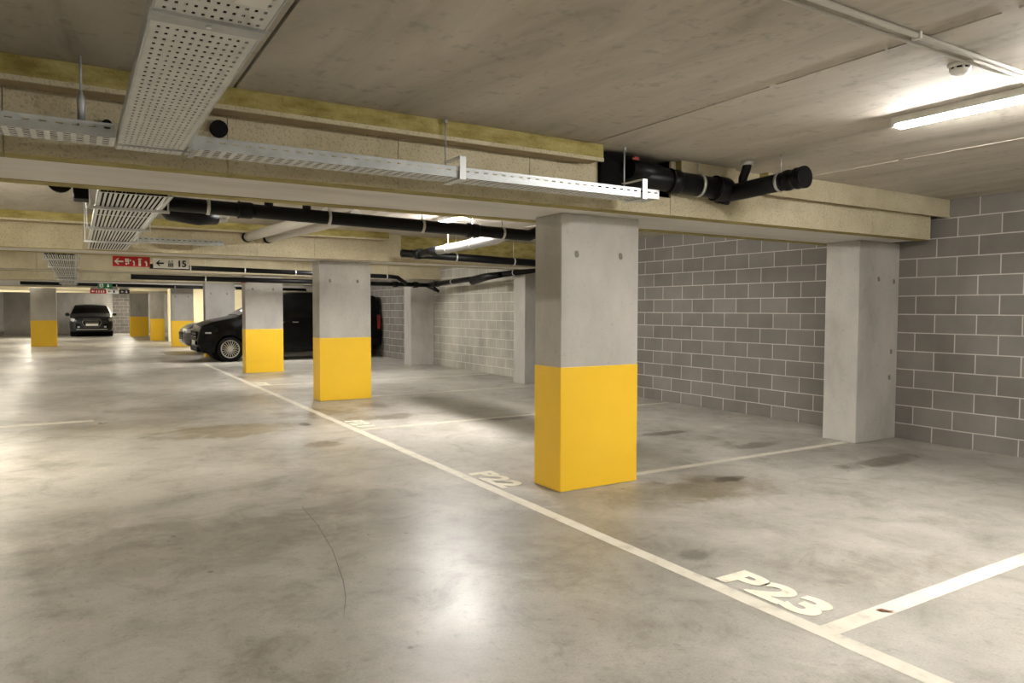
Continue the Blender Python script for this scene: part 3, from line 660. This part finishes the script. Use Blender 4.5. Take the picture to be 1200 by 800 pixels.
# conduits, smoke detector
for k, (y, r, lb) in enumerate(((1.685, .012, 'thicker pale conduit across the ceiling at the upper right'), (1.74, .007, 'thinner pale cable beside the conduit across the ceiling at the upper right'))):
    e = empty('ceiling_conduit', (0, y, ZC-.014), lb, 'conduit', 'ceiling conduits')
    MB().tube([(1.0, 0, 0), (7.6, 0, 0)], r, 12).build('conduit', M['pipe_white'], e)
    if k == 0:
        for xx in (1.6, 2.95, 4.6, 6.0): MB().box(xx-.008, xx+.008, -.018, .018, -.016, .014).build('saddle', M['pipe_white'], e)
e = empty('smoke_detector', (3.49, 1.79, ZC), 'white round smoke detector on the ceiling by the conduits at the upper right', 'smoke detector')
MB().tube([(0, 0, 0), (0, 0, -.012), (0, 0, -.018)], [.052, .052, .048], 28).build('base', M['white_plastic'], e)
MB().tube([(0, 0, -.018), (0, 0, -.030)], .038, 28).build('vent_ring', M['trim_black'], e)
MB().tube([(0, 0, -.028), (0, 0, -.034), (0, 0, -.046), (0, 0, -.052)], [.044, .044, .036, .02], 28).build('cover', M['white_plastic'], e)
for a in range(8):
    q = Vector((math.cos(a*math.pi/4), math.sin(a*math.pi/4), 0))*.041
    MB().box(q.x-.004, q.x+.004, q.y-.004, q.y+.004, -.032, -.016).build('rib', M['white_plastic'], e)
e = empty('alarm_box', (3.095, 16.12, 1.99), 'small red box on the side of the third column', 'alarm box')
MB().box(-.07, .03, -.06, .02, -.05, .05).build('body', M['red_box'], e, bevel=.006)

# ------------------------------------------------------------ signs
def quad(mb, pts): mb.add([(x, 0, z) for x, z in pts], [list(range(len(pts)))])
def arrow(mb, cx, cz, s):
    a = [(-1, 0), (-.25, .75), (.12, .75), (-.38, .2), (1, .2), (1, -.2), (-.38, -.2), (.12, -.75), (-.25, -.75)]
    P = [(cx+s*x, cz+s*z) for x, z in a]
    for idx in ((0, 1, 2, 3), (0, 3, 6), (3, 4, 5, 6), (0, 6, 7, 8)): quad(mb, [P[i] for i in idx])
def sign(x0, z0, y, w_, h_, mat, label, name='direction_sign', group='hanging direction signs', rz=0):
    e = empty(name, (x0, y, z0), label, 'sign', group, rz)
    MB().box(0, w_, 0, .012, 0, h_).build('panel', M[mat], e, bevel=.003)
    return e
e = sign(.445, 1.975, 11.28, .46, .14, 'sign_red', 'red hanging sign with white arrow and fire equipment symbols')
m = MB(); arrow(m, .075, .068, .055); m.build('arrow', M['sign_white'], e, loc=(0, -.002, 0))
m = MB()
quad(m, [(.15, .11), (.20, .11), (.20, .035), (.185, .035), (.185, .06), (.15, .06)]); quad(m, [(.205, .09), (.225, .1), (.225, .075), (.205, .07)])
quad(m, [(.155, .05), (.18, .05), (.18, .025), (.155, .025)])
m.build('hose_symbol', M['sign_white'], e, loc=(0, -.002, 0))
m = MB(); quad(m, [(.24, .075), (.255, .085), (.27, .07), (.27, .015), (.25, .015), (.255, .05)]); m.build('flame_symbol', M['sign_white'], e, loc=(0, -.002, 0))
m = MB(); quad(m, [(.315, .012), (.345, .012), (.345, .09), (.315, .09)]); quad(m, [(.32, .093), (.34, .093), (.34, .105), (.32, .105)]); quad(m, [(.30, .10), (.32, .118), (.36, .112), (.36, .105), (.32, .105)]); m.build('extinguisher_symbol', M['sign_white'], e, loc=(0, -.002, 0))
m = MB(); quad(m, [(.39, .07), (.41, .085), (.425, .065), (.425, .012), (.405, .012), (.41, .045)]); m.build('flame_symbol', M['sign_white'], e, loc=(0, -.002, 0))
e = sign(.945, 1.965, 11.28, .46, .14, 'sign_white', 'white hanging sign with black arrow, lift symbol and number 15')
m = MB(); arrow(m, .085, .07, .05); m.build('arrow', M['sign_black'], e, loc=(0, -.002, 0))
m = MB()
for k in range(3): quad(m, [(.19+k*.024, .03), (.207+k*.024, .03), (.207+k*.024, .072), (.19+k*.024, .072)])
quad(m, [(.185, .077), (.26, .077), (.26, .083), (.185, .083)]); quad(m, [(.185, .018), (.26, .018), (.26, .024), (.185, .024)])
quad(m, [(.19, .092), (.215, .092), (.2025, .112)]); quad(m, [(.23, .112), (.255, .112), (.2425, .092)])
m.build('lift_symbol', M['sign_black'], e, loc=(0, -.002, 0))
mw = Matrix(((1, 0, 0, .305), (0, 0, 1, -.002), (0, 1, 0, .028), (0, 0, 0, 1)))
text_obj('15', .125, 'number', M['sign_black'], e, mw, .0008, .004)
for hx in (.52, .85, 1.05, 1.38):
    pass
# hangers of the two signs
# far signs under the fifth beam
e = sign(.64, 2.06, 27.55, .42, .17, 'sign_green', 'far green exit sign with white arrow and running figure')
m = MB(); 
for idx in (((.30, .03), (.34, .08), (.26, .08)), ((.285, .08), (.315, .08), (.315, .145), (.285, .145))): quad(m, list(idx))
m.build('arrow', M['sign_white'], e, loc=(0, -.002, 0))
m = MB(); quad(m, [(.05, .03), (.16, .03), (.16, .145), (.05, .145)]); m.build('figure_panel', M['plate'], e, loc=(0, -.002, 0))
m = MB(); quad(m, [(.09, .13), (.12, .13), (.12, .105), (.09, .105)]); quad(m, [(.07, .10), (.14, .095), (.125, .07), (.145, .04), (.13, .035), (.105, .065), (.075, .04), (.065, .05), (.09, .075)]); m.build('figure', M['sign_green'], e, loc=(0, -.003, 0))
MB().tube([(.08, 0.006, .17), (.08, .006, ZC-2.06)], .006, 8).tube([(.34, 0.006, .17), (.34, .006, ZC-2.06)], .006, 8).build('rod', M['clamp'], e)
e = sign(.43, 1.90, 28.42, .48, .14, 'sign_red', 'far small red sign hanging under the fifth beam')
m = MB(); arrow(m, .09, .07, .05); m.build('arrow', M['sign_white'], e, loc=(0, -.002, 0)); m = MB()
for k in range(4): quad(m, [(.18+k*.07, .03), (.21+k*.07, .03), (.21+k*.07, .11), (.18+k*.07, .11)])
m.build('symbols', M['sign_white'], e, loc=(0, -.002, 0))
MB().box(.02, .46, .004, .010, .14, .225).build('mounting_strip', M['clamp'], e)
e = sign(1.30, 1.90, 28.42, .32, .14, 'sign_black', 'far small dark sign hanging under the fifth beam, right of the white one')
m = MB(); arrow(m, .10, .07, .045); m.build('arrow', M['plate'], e, loc=(0, -.002, 0)); m = MB(); quad(m, [(.2, .03), (.25, .03), (.25, .11), (.2, .11)]); m.build('symbols', M['plate'], e, loc=(0, -.002, 0))
MB().box(.02, .30, .004, .010, .14, .225).build('mounting_strip', M['clamp'], e)
e = sign(.93, 1.90, 28.42, .35, .14, 'sign_white', 'far small white sign hanging under the fifth beam, between red and dark ones')
m = MB(); arrow(m, .08, .07, .045); m.build('arrow', M['sign_black'], e, loc=(0, -.002, 0)); m = MB(); quad(m, [(.19, .03), (.24, .03), (.24, .11), (.19, .11)]); m.build('symbols', M['sign_black'], e, loc=(0, -.002, 0))
MB().box(.02, .33, .004, .010, .14, .225).build('mounting_strip', M['clamp'], e)

# ------------------------------------------------------------ vehicles
def lerp_curve(pts, x):
    if x <= pts[0][0]: return pts[0][1]
    for (a, b), (c, d) in zip(pts, pts[1:]):
        if x <= c:
            t = (x-a)/(c-a); return b+(d-b)*t
    return pts[-1][1]
class Car:
    """nose towards -X at x=0; y across; all parts children of one Empty"""
    def __init__(s, name, L, W, top, bot, wid, belt, tum, paint, label, loc, rz):
        s.L, s.W, s.top, s.bot, s.wid, s.belt, s.tum, s.paint = L, W, top, bot, wid, belt, tum, paint
        s.e = empty(name, loc, label, 'car', None, rz)
    def section(s, x):
        zt = lerp_curve(s.top, x); zb = lerp_curve(s.bot, x); w = lerp_curve(s.wid, x); bl = min(lerp_curve(s.belt, x), zt-.10)
        wt = .985*w-s.tum*max(0, zt-.07-bl)
        return [(0, zb), (.82*w, zb), (.955*w, zb+.03), (.985*w, zb+.12), (w, (zb+bl)/2+.04), (.992*w, bl-.08), (.975*w, bl), (.5*(.975*w+wt), .5*(bl+zt-.055)), (wt, zt-.055), (wt-.03, zt-.022), (wt-.10, zt-.004), (.45*wt, zt+.018), (0, zt+.025)]
    def hw(s, x, z):
        sec = s.section(x)[2:10]
        if z <= sec[0][1]: return sec[0][0]
        for (a, b), (c, d) in zip(sec, sec[1:]):
            if z <= d:
                return a+(c-a)*((z-b)/max(1e-6, d-b))
        return sec[-1][0]
    def body(s, n=70, arches=(), ar=.36):
        mb = MB(); xs = []
        for i in range(n+1):
            t = i/n; xs.append(s.L*(t-.06*math.sin(2*math.pi*t)))
        K = len(s.section(1)); ring = 2*K-2; vs = []
        for x in xs:
            sec = s.section(x)
            pts = [(x, -y, z) for y, z in sec]+[(x, y, z) for y, z in sec[-2:0:-1]]
            vs += pts
        fs = []
        for i in range(n):
            for k in range(ring): fs.append([i*ring+k, i*ring+(k+1) % ring, (i+1)*ring+(k+1) % ring, (i+1)*ring+k])
        fs.append(list(range(ring))); fs.append([n*ring+k for k in range(ring)])
        mb.add(vs, fs, True); o = mb.build('body', s.paint, s.e)
        # wheel arches are cut out
        cut = MB()
        for ax in arches: cut.tube([(ax, -s.W, .33), (ax, -s.W/2+.26, .33)], ar, 32).tube([(ax, s.W/2-.26, .33), (ax, s.W, .33)], ar, 32)
        if arches:
            c = cut.build('cut', s.paint); b = o.modifiers.new('b', 'BOOLEAN'); b.object = c; b.operation = 'DIFFERENCE'; b.solver = 'EXACT'
            c.parent = s.e
            dg = bpy.context.evaluated_depsgraph_get(); dg.update()
            me = bpy.data.meshes.new_from_object(o.evaluated_get(dg)); o.modifiers.clear(); o.data = me; bpy.data.objects.remove(c)
            for ax in arches: MB().tube([(ax, -s.W/2+.24, .33), (ax, s.W/2-.24, .33)], ar+.005, 24).build('wheel_well', M['trim_black'], s.e)
        return o
    def side(s, name, mat, xs, lo, hi, off=.005, sides=(-1, 1), nz=6, n=16, label=None):
        for sd in sides:
            mb = MB(); vs = []
            for i in range(n+1):
                x = xs[0]+(xs[1]-xs[0])*i/n; a = lerp_curve(lo, x); b = lerp_curve(hi, x)
                for j in range(nz+1):
                    z = a+(b-a)*j/nz; vs.append((x, sd*(s.hw(x, z)+off), z))
            q = nz+1
            mb.add(vs, [[i*q+j, i*q+j+1, (i+1)*q+j+1, (i+1)*q+j] for i in range(n) for j in range(nz)], True)
            o = mb.build(name, mat, s.e)
            if label: o['label'] = label
    def shell(s, name, mat, x0, x1, y0, y1, off=.006, n=10):
        """panel lying on the top surface (windscreen, rear glass)"""
        mb = MB(); vs = []
        for i in range(n+1):
            x = x0+(x1-x0)*i/n; sec = s.section(x)[8:]; wt = s.section(x)[8][0]; zt = lerp_curve(s.top, x)
            sl = (lerp_curve(s.top, x+.01)-lerp_curve(s.top, x-.01))/.02; nn = Vector((-sl, 0, 1)).normalized()*off
            for j in range(n+1):
                y = (y0+(y1-y0)*j/n)*(wt-.07)
                a = abs(y)/max(.01, wt); z = zt+.025*(1-a*a)-.0
                vs.append((x+nn.x, y, z+nn.z))
        q = n+1
        mb.add(vs, [[i*q+j, i*q+j+1, (i+1)*q+j+1, (i+1)*q+j] for i in range(n) for j in range(n)], True)
        return mb.build(name, mat, s.e)
    def wheel(s, x, sd, r=.33, spokes=20, rim=.235):
        y = sd*(s.W/2-.025); wv = sd*-.21
        prof = [(r-.09, 0), (r-.03, .0), (r-.008, -.03), (r, -.06), (r, -.15), (r-.008, -.18), (r-.04, -.21), (r-.09, -.21)]
        mb = MB(); n = 40; vs = []
        for k in range(n):
            a = 2*math.pi*k/n
            for rr, d in prof: vs.append((x+rr*math.cos(a), y+sd*d, r+rr*math.sin(a)))
        P = len(prof)
        mb.add(vs, [[k*P+j, k*P+j+1, ((k+1) % n)*P+j+1, ((k+1) % n)*P+j] for k in range(n) for j in range(P-1)], True)
        o = mb.build('wheel', M['rubber'], s.e)
        m = MB()
        m.tube([(x, y-sd*.20, r), (x, y-sd*.05, r)], rim-.03, 32, mi=1)
        # rim ring
        for ra, rb, d in ((rim, rim-.022, -.008),):
            vs = []
            for k in range(n):
                a = 2*math.pi*k/n
                for rr, dd in ((ra+.005, d-.03), (ra, d), (rb, d), (rb, d-.03)): vs.append((x+rr*math.cos(a), y+sd*dd, r+rr*math.sin(a)))
            m.add(vs, [[k*4+j, k*4+j+1, ((k+1) % n)*4+j+1, ((k+1) % n)*4+j] for k in range(n) for j in range(3)], True)
        for k in range(spokes):
            a = 2*math.pi*k/spokes; ca, sa = math.cos(a), math.sin(a); hw = .0075 if spokes > 12 else .022
            pts = []
            for rr, d, h in ((.04, -.016, hw*1.1), (rim-.012, -.012, hw)):
                for s2 in (-1, 1): pts.append((x+rr*ca-s2*h*sa, y+sd*d, r+rr*sa+s2*h*ca)); pts.append((x+rr*ca-s2*h*sa, y+sd*(d-.02), r+rr*sa+s2*h*ca))
            m.add(pts, [[0, 2, 6, 4], [0, 4, 5, 1], [2, 3, 7, 6]])
        m.tube([(x, y-sd*.05, r), (x, y-sd*.010, r)], .05, 20)
        m.build('rim', [M['alloy'], M['trim_black']], o)
    def mirror(s, x, z, w=.2):
        for sd in (-1, 1):
            y = s.hw(x, z); m = MB()
            m.tube([(x, sd*(y-.03), z-.02), (x-.01, sd*(y+.06), z+.02)], .022, 10)
            m.tube([(x-.02, sd*(y+.03), z+.05), (x-.03, sd*(y+.08), z+.055), (x-.03, sd*(y+w-.03), z+.05), (x-.02, sd*(y+w), z+.045)], [.05, .085, .08, .045], 16)
            m.build('wing_mirror', s.paint, s.e)
    def front_panel(s, name, mat, pts, off=.01, thick=0):
        """flat polygon in the nose plane: pts (y,z); x follows the nose outline"""
        mb = MB(); mb.add([(off2, y, z) for off2, y, z in pts], [list(range(len(pts)))]); return mb.build(name, mat, s.e)

# black people carrier parked in the fourth bay, nose to the lane
van = Car('van', 4.95, 1.92,
          top=[(0, .62), (.03, .80), (.10, .96), (.35, 1.06), (.95, 1.18), (1.35, 1.40), (1.95, 1.74), (2.3, 1.83), (2.8, 1.86), (4.6, 1.83), (4.83, 1.76), (4.89, 1.45), (4.95, 1.0)],
          bot=[(0, .42), (.1, .24), (.5, .20), (4.6, .22), (4.9, .34), (4.95, .42)],
          wid=[(0, .62), (.04, .76), (.15, .88), (.4, .94), (.9, .96), (4.5, .96), (4.8, .94), (4.95, .88)],
          belt=[(0, .85), (.9, 1.10), (1.5, 1.14), (5.1, 1.14)], tum=.22, paint=M['paint_black'],
          label='black people carrier parked nose to the lane behind the columns', loc=(2.68, 20.78, 0), rz=0)
van.body(arches=(.76, 4.0), ar=.375)
for x in (.76, 4.0):
    for sd in (-1, 1): van.wheel(x, sd, .335, 20)
van.shell('windscreen', M['glass'], 1.0, 1.95, -1, 1)
van.side('side_window', M['glass'], (1.30, 2.15), [(0, 1.17), (1.3, 1.17), (2.15, 1.16)], [(1.3, 1.20), (1.9, 1.60), (2.15, 1.66)])
van.side('side_window', M['glass'], (2.25, 3.45), [(0, 1.16)], [(0, 1.67)])
van.side('side_window', M['glass'], (3.55, 4.6), [(0, 1.16)], [(3.5, 1.67), (4.45, 1.63), (4.6, 1.45)])
van.side('sill', M['trim_black'], (1.4, 3.7), [(0, .22)], [(0, .34)], off=.006)
van.side('door_handle', M['chrome'], (1.98, 2.14), [(0, 1.02)], [(0, 1.045)], off=.03)
van.side('door_handle', M['chrome'], (2.36, 2.52), [(0, 1.02)], [(0, 1.045)], off=.03)
van.side('headlamp', M['glass'], (.10, .46), [(.1, .70), (.46, .80)], [(.1, .80), (.3, .88), (.46, .90)], off=.006)
van.side('daytime_lamp', M['lamp'], (.16, .30), [(0, .745)], [(0, .785)], off=.012)
van.side('tail_lamp', M['tail'], (4.80, 4.92), [(0, .82)], [(0, 1.22)], off=.006)
van.side('fog_lamp', M['trim_black'], (.06, .30), [(0, .36)], [(0, .50)], off=.006)
van.side('rear_bumper', M['trim_black'], (4.55, 4.94), [(0, .36)], [(0, .52)], off=.008)
van.mirror(1.32, 1.10)
m = MB(); m.box(-.012, .02, -.52, .52, .60, .80)
van_g = m.build('grille', M['trim_black'], van.e, bevel=.01)
MB().box(-.02, -.008, -.46, .46, .64, .66).box(-.02, -.008, -.46, .46, .72, .74).build('grille_bar', M['chrome'], van_g)
bpy_star = MB(); bpy_star.tube([(-.022, 0, .70), (-.014, 0, .70)], .085, 28)
st = bpy_star.build('badge', M['chrome'], van.e); MB().tube([(-.026, 0, .70), (-.02, 0, .70)], .070, 24).build('badge_field', M['trim_black'], st)
m = MB()
for k in range(3):
    a = math.pi/2+k*2*math.pi/3; m.add([(-.03, .072*math.cos(a), .70+.072*math.sin(a)), (-.03, .014*math.cos(a+1.05), .70+.014*math.sin(a+1.05)), (-.03, 0, .70), (-.03, .014*math.cos(a-1.05), .70+.014*math.sin(a-1.05))], [[0, 1, 2, 3]])
m.build('badge_star', M['chrome'], st)
MB().box(-.02, -.005, -.26, .26, .44, .55).build('number_plate', M['plate'], van.e, bevel=.004)
MB().box(-.015, .2, -.6, .6, .26, .40).build('bumper_lip', M['trim_black'], van.e, bevel=.03)

# grey car whose nose shows behind the van
sil = Car('car', 4.35, 1.82,
          top=[(0, .62), (.04, .74), (.25, .88), (.9, 1.00), (1.25, 1.05), (1.7, 1.30), (2.15, 1.48), (2.7, 1.53), (3.6, 1.48), (4.05, 1.30), (4.25, 1.05), (4.35, .9)],
          bot=[(0, .36), (.1, .24), (.5, .18), (3.9, .2), (4.3, .32), (4.35, .4)],
          wid=[(0, .52), (.05, .68), (.2, .82), (.5, .89), (.9, .91), (3.6, .91), (4.1, .87), (4.35, .74)],
          belt=[(0, .72), (.8, .92), (4.35, 1.0)], tum=.38, paint=M['paint_silver'],
          label='grey car with bright headlamp, only its nose showing behind the black van', loc=(2.84, 24.9, 0), rz=0)
sil.body(arches=(.82, 3.50), ar=.365)
for x in (.82, 3.50):
    for sd in (-1, 1): sil.wheel(x, sd, .325, 10)
sil.shell('windscreen', M['glass'], 1.22, 2.1, -1, 1)
sil.side('side_window', M['glass'], (1.55, 3.75), [(0, 1.02)], [(1.55, 1.10), (2.0, 1.33), (2.8, 1.42), (3.5, 1.36), (3.75, 1.2)])
sil.side('headlamp', M['lamp'], (.05, .50), [(0, .62), (.5, .70)], [(0, .74), (.5, .82)], off=.008)
sil.side('tail_lamp', M['tail'], (4.05, 4.3), [(0, .78)], [(0, .96)], off=.008)
sil.mirror(1.5, .96, .18)
g = MB().box(-.014, .01, -.42, .42, .42, .66).build('grille', M['trim_black'], sil.e, bevel=.01)
for zz in (.47, .52, .57, .62): MB().box(-.02, -.01, -.40, .40, zz, zz+.012).build('grille_bar', M['chrome'], g)
MB().box(-.024, -.012, -.25, .25, .33, .43).build('number_plate', M['plate'], sil.e, bevel=.004)

# dark SUV facing the camera at the end of the lane
suv = Car('suv', 4.45, 1.88,
          top=[(0, .72), (.05, .86), (.25, .98), (.95, 1.08), (1.2, 1.13), (1.65, 1.40), (1.95, 1.52), (2.5, 1.57), (3.7, 1.54), (4.15, 1.40), (4.35, 1.1), (4.45, .9)],
          bot=[(0, .34), (.1, .26), (.5, .24), (4.0, .26), (4.4, .38), (4.45, .45)],
          wid=[(0, .66), (.05, .78), (.2, .88), (.5, .93), (.9, .94), (3.8, .94), (4.2, .9), (4.45, .78)],
          belt=[(0, .85), (.8, 1.0), (4.45, 1.05)], tum=.42, paint=M['paint_blue'],
          label='dark blue grey SUV parked facing the camera at the far end of the lane', loc=(.66, 40.45, 0), rz=math.pi/2)
suv.body(arches=(.86, 3.60), ar=.385)
for x in (.86, 3.60):
    for sd in (-1, 1): suv.wheel(x, sd, .345, 10)
suv.shell('windscreen', M['glass'], 1.18, 1.92, -1, 1)
suv.side('side_window', M['glass'], (1.55, 3.8), [(0, 1.08)], [(1.55, 1.16), (1.9, 1.38), (2.8, 1.47), (3.6, 1.42), (3.8, 1.3)])
suv.side('headlamp', M['lamp'], (.04, .42), [(0, .74), (.42, .80)], [(0, .88), (.42, .93)], off=.01)
suv.mirror(1.45, 1.03, .2)
g = suv.front_panel('grille', M['trim_black'], [(-.018, -.33, .86), (-.018, .33, .86), (-.018, .40, .70), (-.018, .30, .48), (-.018, -.30, .48), (-.018, -.40, .70)])
fr = MB(); P = [(-.33, .86), (.33, .86), (.40, .70), (.30, .48), (-.30, .48), (-.40, .70)]
fr.tube([(-.022, y, z) for y, z in P]+[(-.022, *P[0])], .010, 8, cap=False); fr.build('grille_frame', M['chrome'], suv.e)
for zz in (.56, .64, .72, .80): MB().box(-.024, -.018, -.30, .30, zz, zz+.010).build('grille_bar', M['alloy'], g)
MB().box(-.034, -.024, -.26, .26, .53, .64).build('number_plate', M['plate'], suv.e, bevel=.004)
for sd in (-1, 1):
    MB().add([(-.012, sd*.48, .62), (-.005, sd*.66, .66), (-.005, sd*.68, .44), (-.012, sd*.50, .42)], [[0, 1, 2, 3]]).build('air_intake', M['trim_black'], suv.e)
    MB().box(-.03, -.01, sd*.56-.05, sd*.56+.05, .44, .52).build('fog_lamp', M['lamp'], suv.e, bevel=.01)
MB().box(-.03, .1, -.66, .66, .34, .37).build('bumper_strip', M['alloy'], suv.e, bevel=.006)
MB().add([(1.30, -.10, 1.175), (1.30, -.38, 1.17), (1.25, -.36, 1.15), (1.25, -.12, 1.155)], [[0, 1, 2, 3]]).build('parking_card', M['plate'], suv.e)

# dry leaf lying on the bay line
m = MB(); pts = [(0, 0, .002), (.03, .012, .008), (.06, .010, .004), (.085, 0, .010), (.055, -.014, .005), (.025, -.012, .009)]
m.add([(0.04, 0, .003)]+pts, [[0, 1+k, 1+(k+1) % 6] for k in range(6)])
o = m.build('dry_leaf', plain('dry_leaf', (.22, .09, .04), .8)); o.location = (3.16, 1.93, .001); o.rotation_euler = (0, 0, -.9); tag(o, 'small brown dry leaf lying on the bay line right of P23', 'leaf')
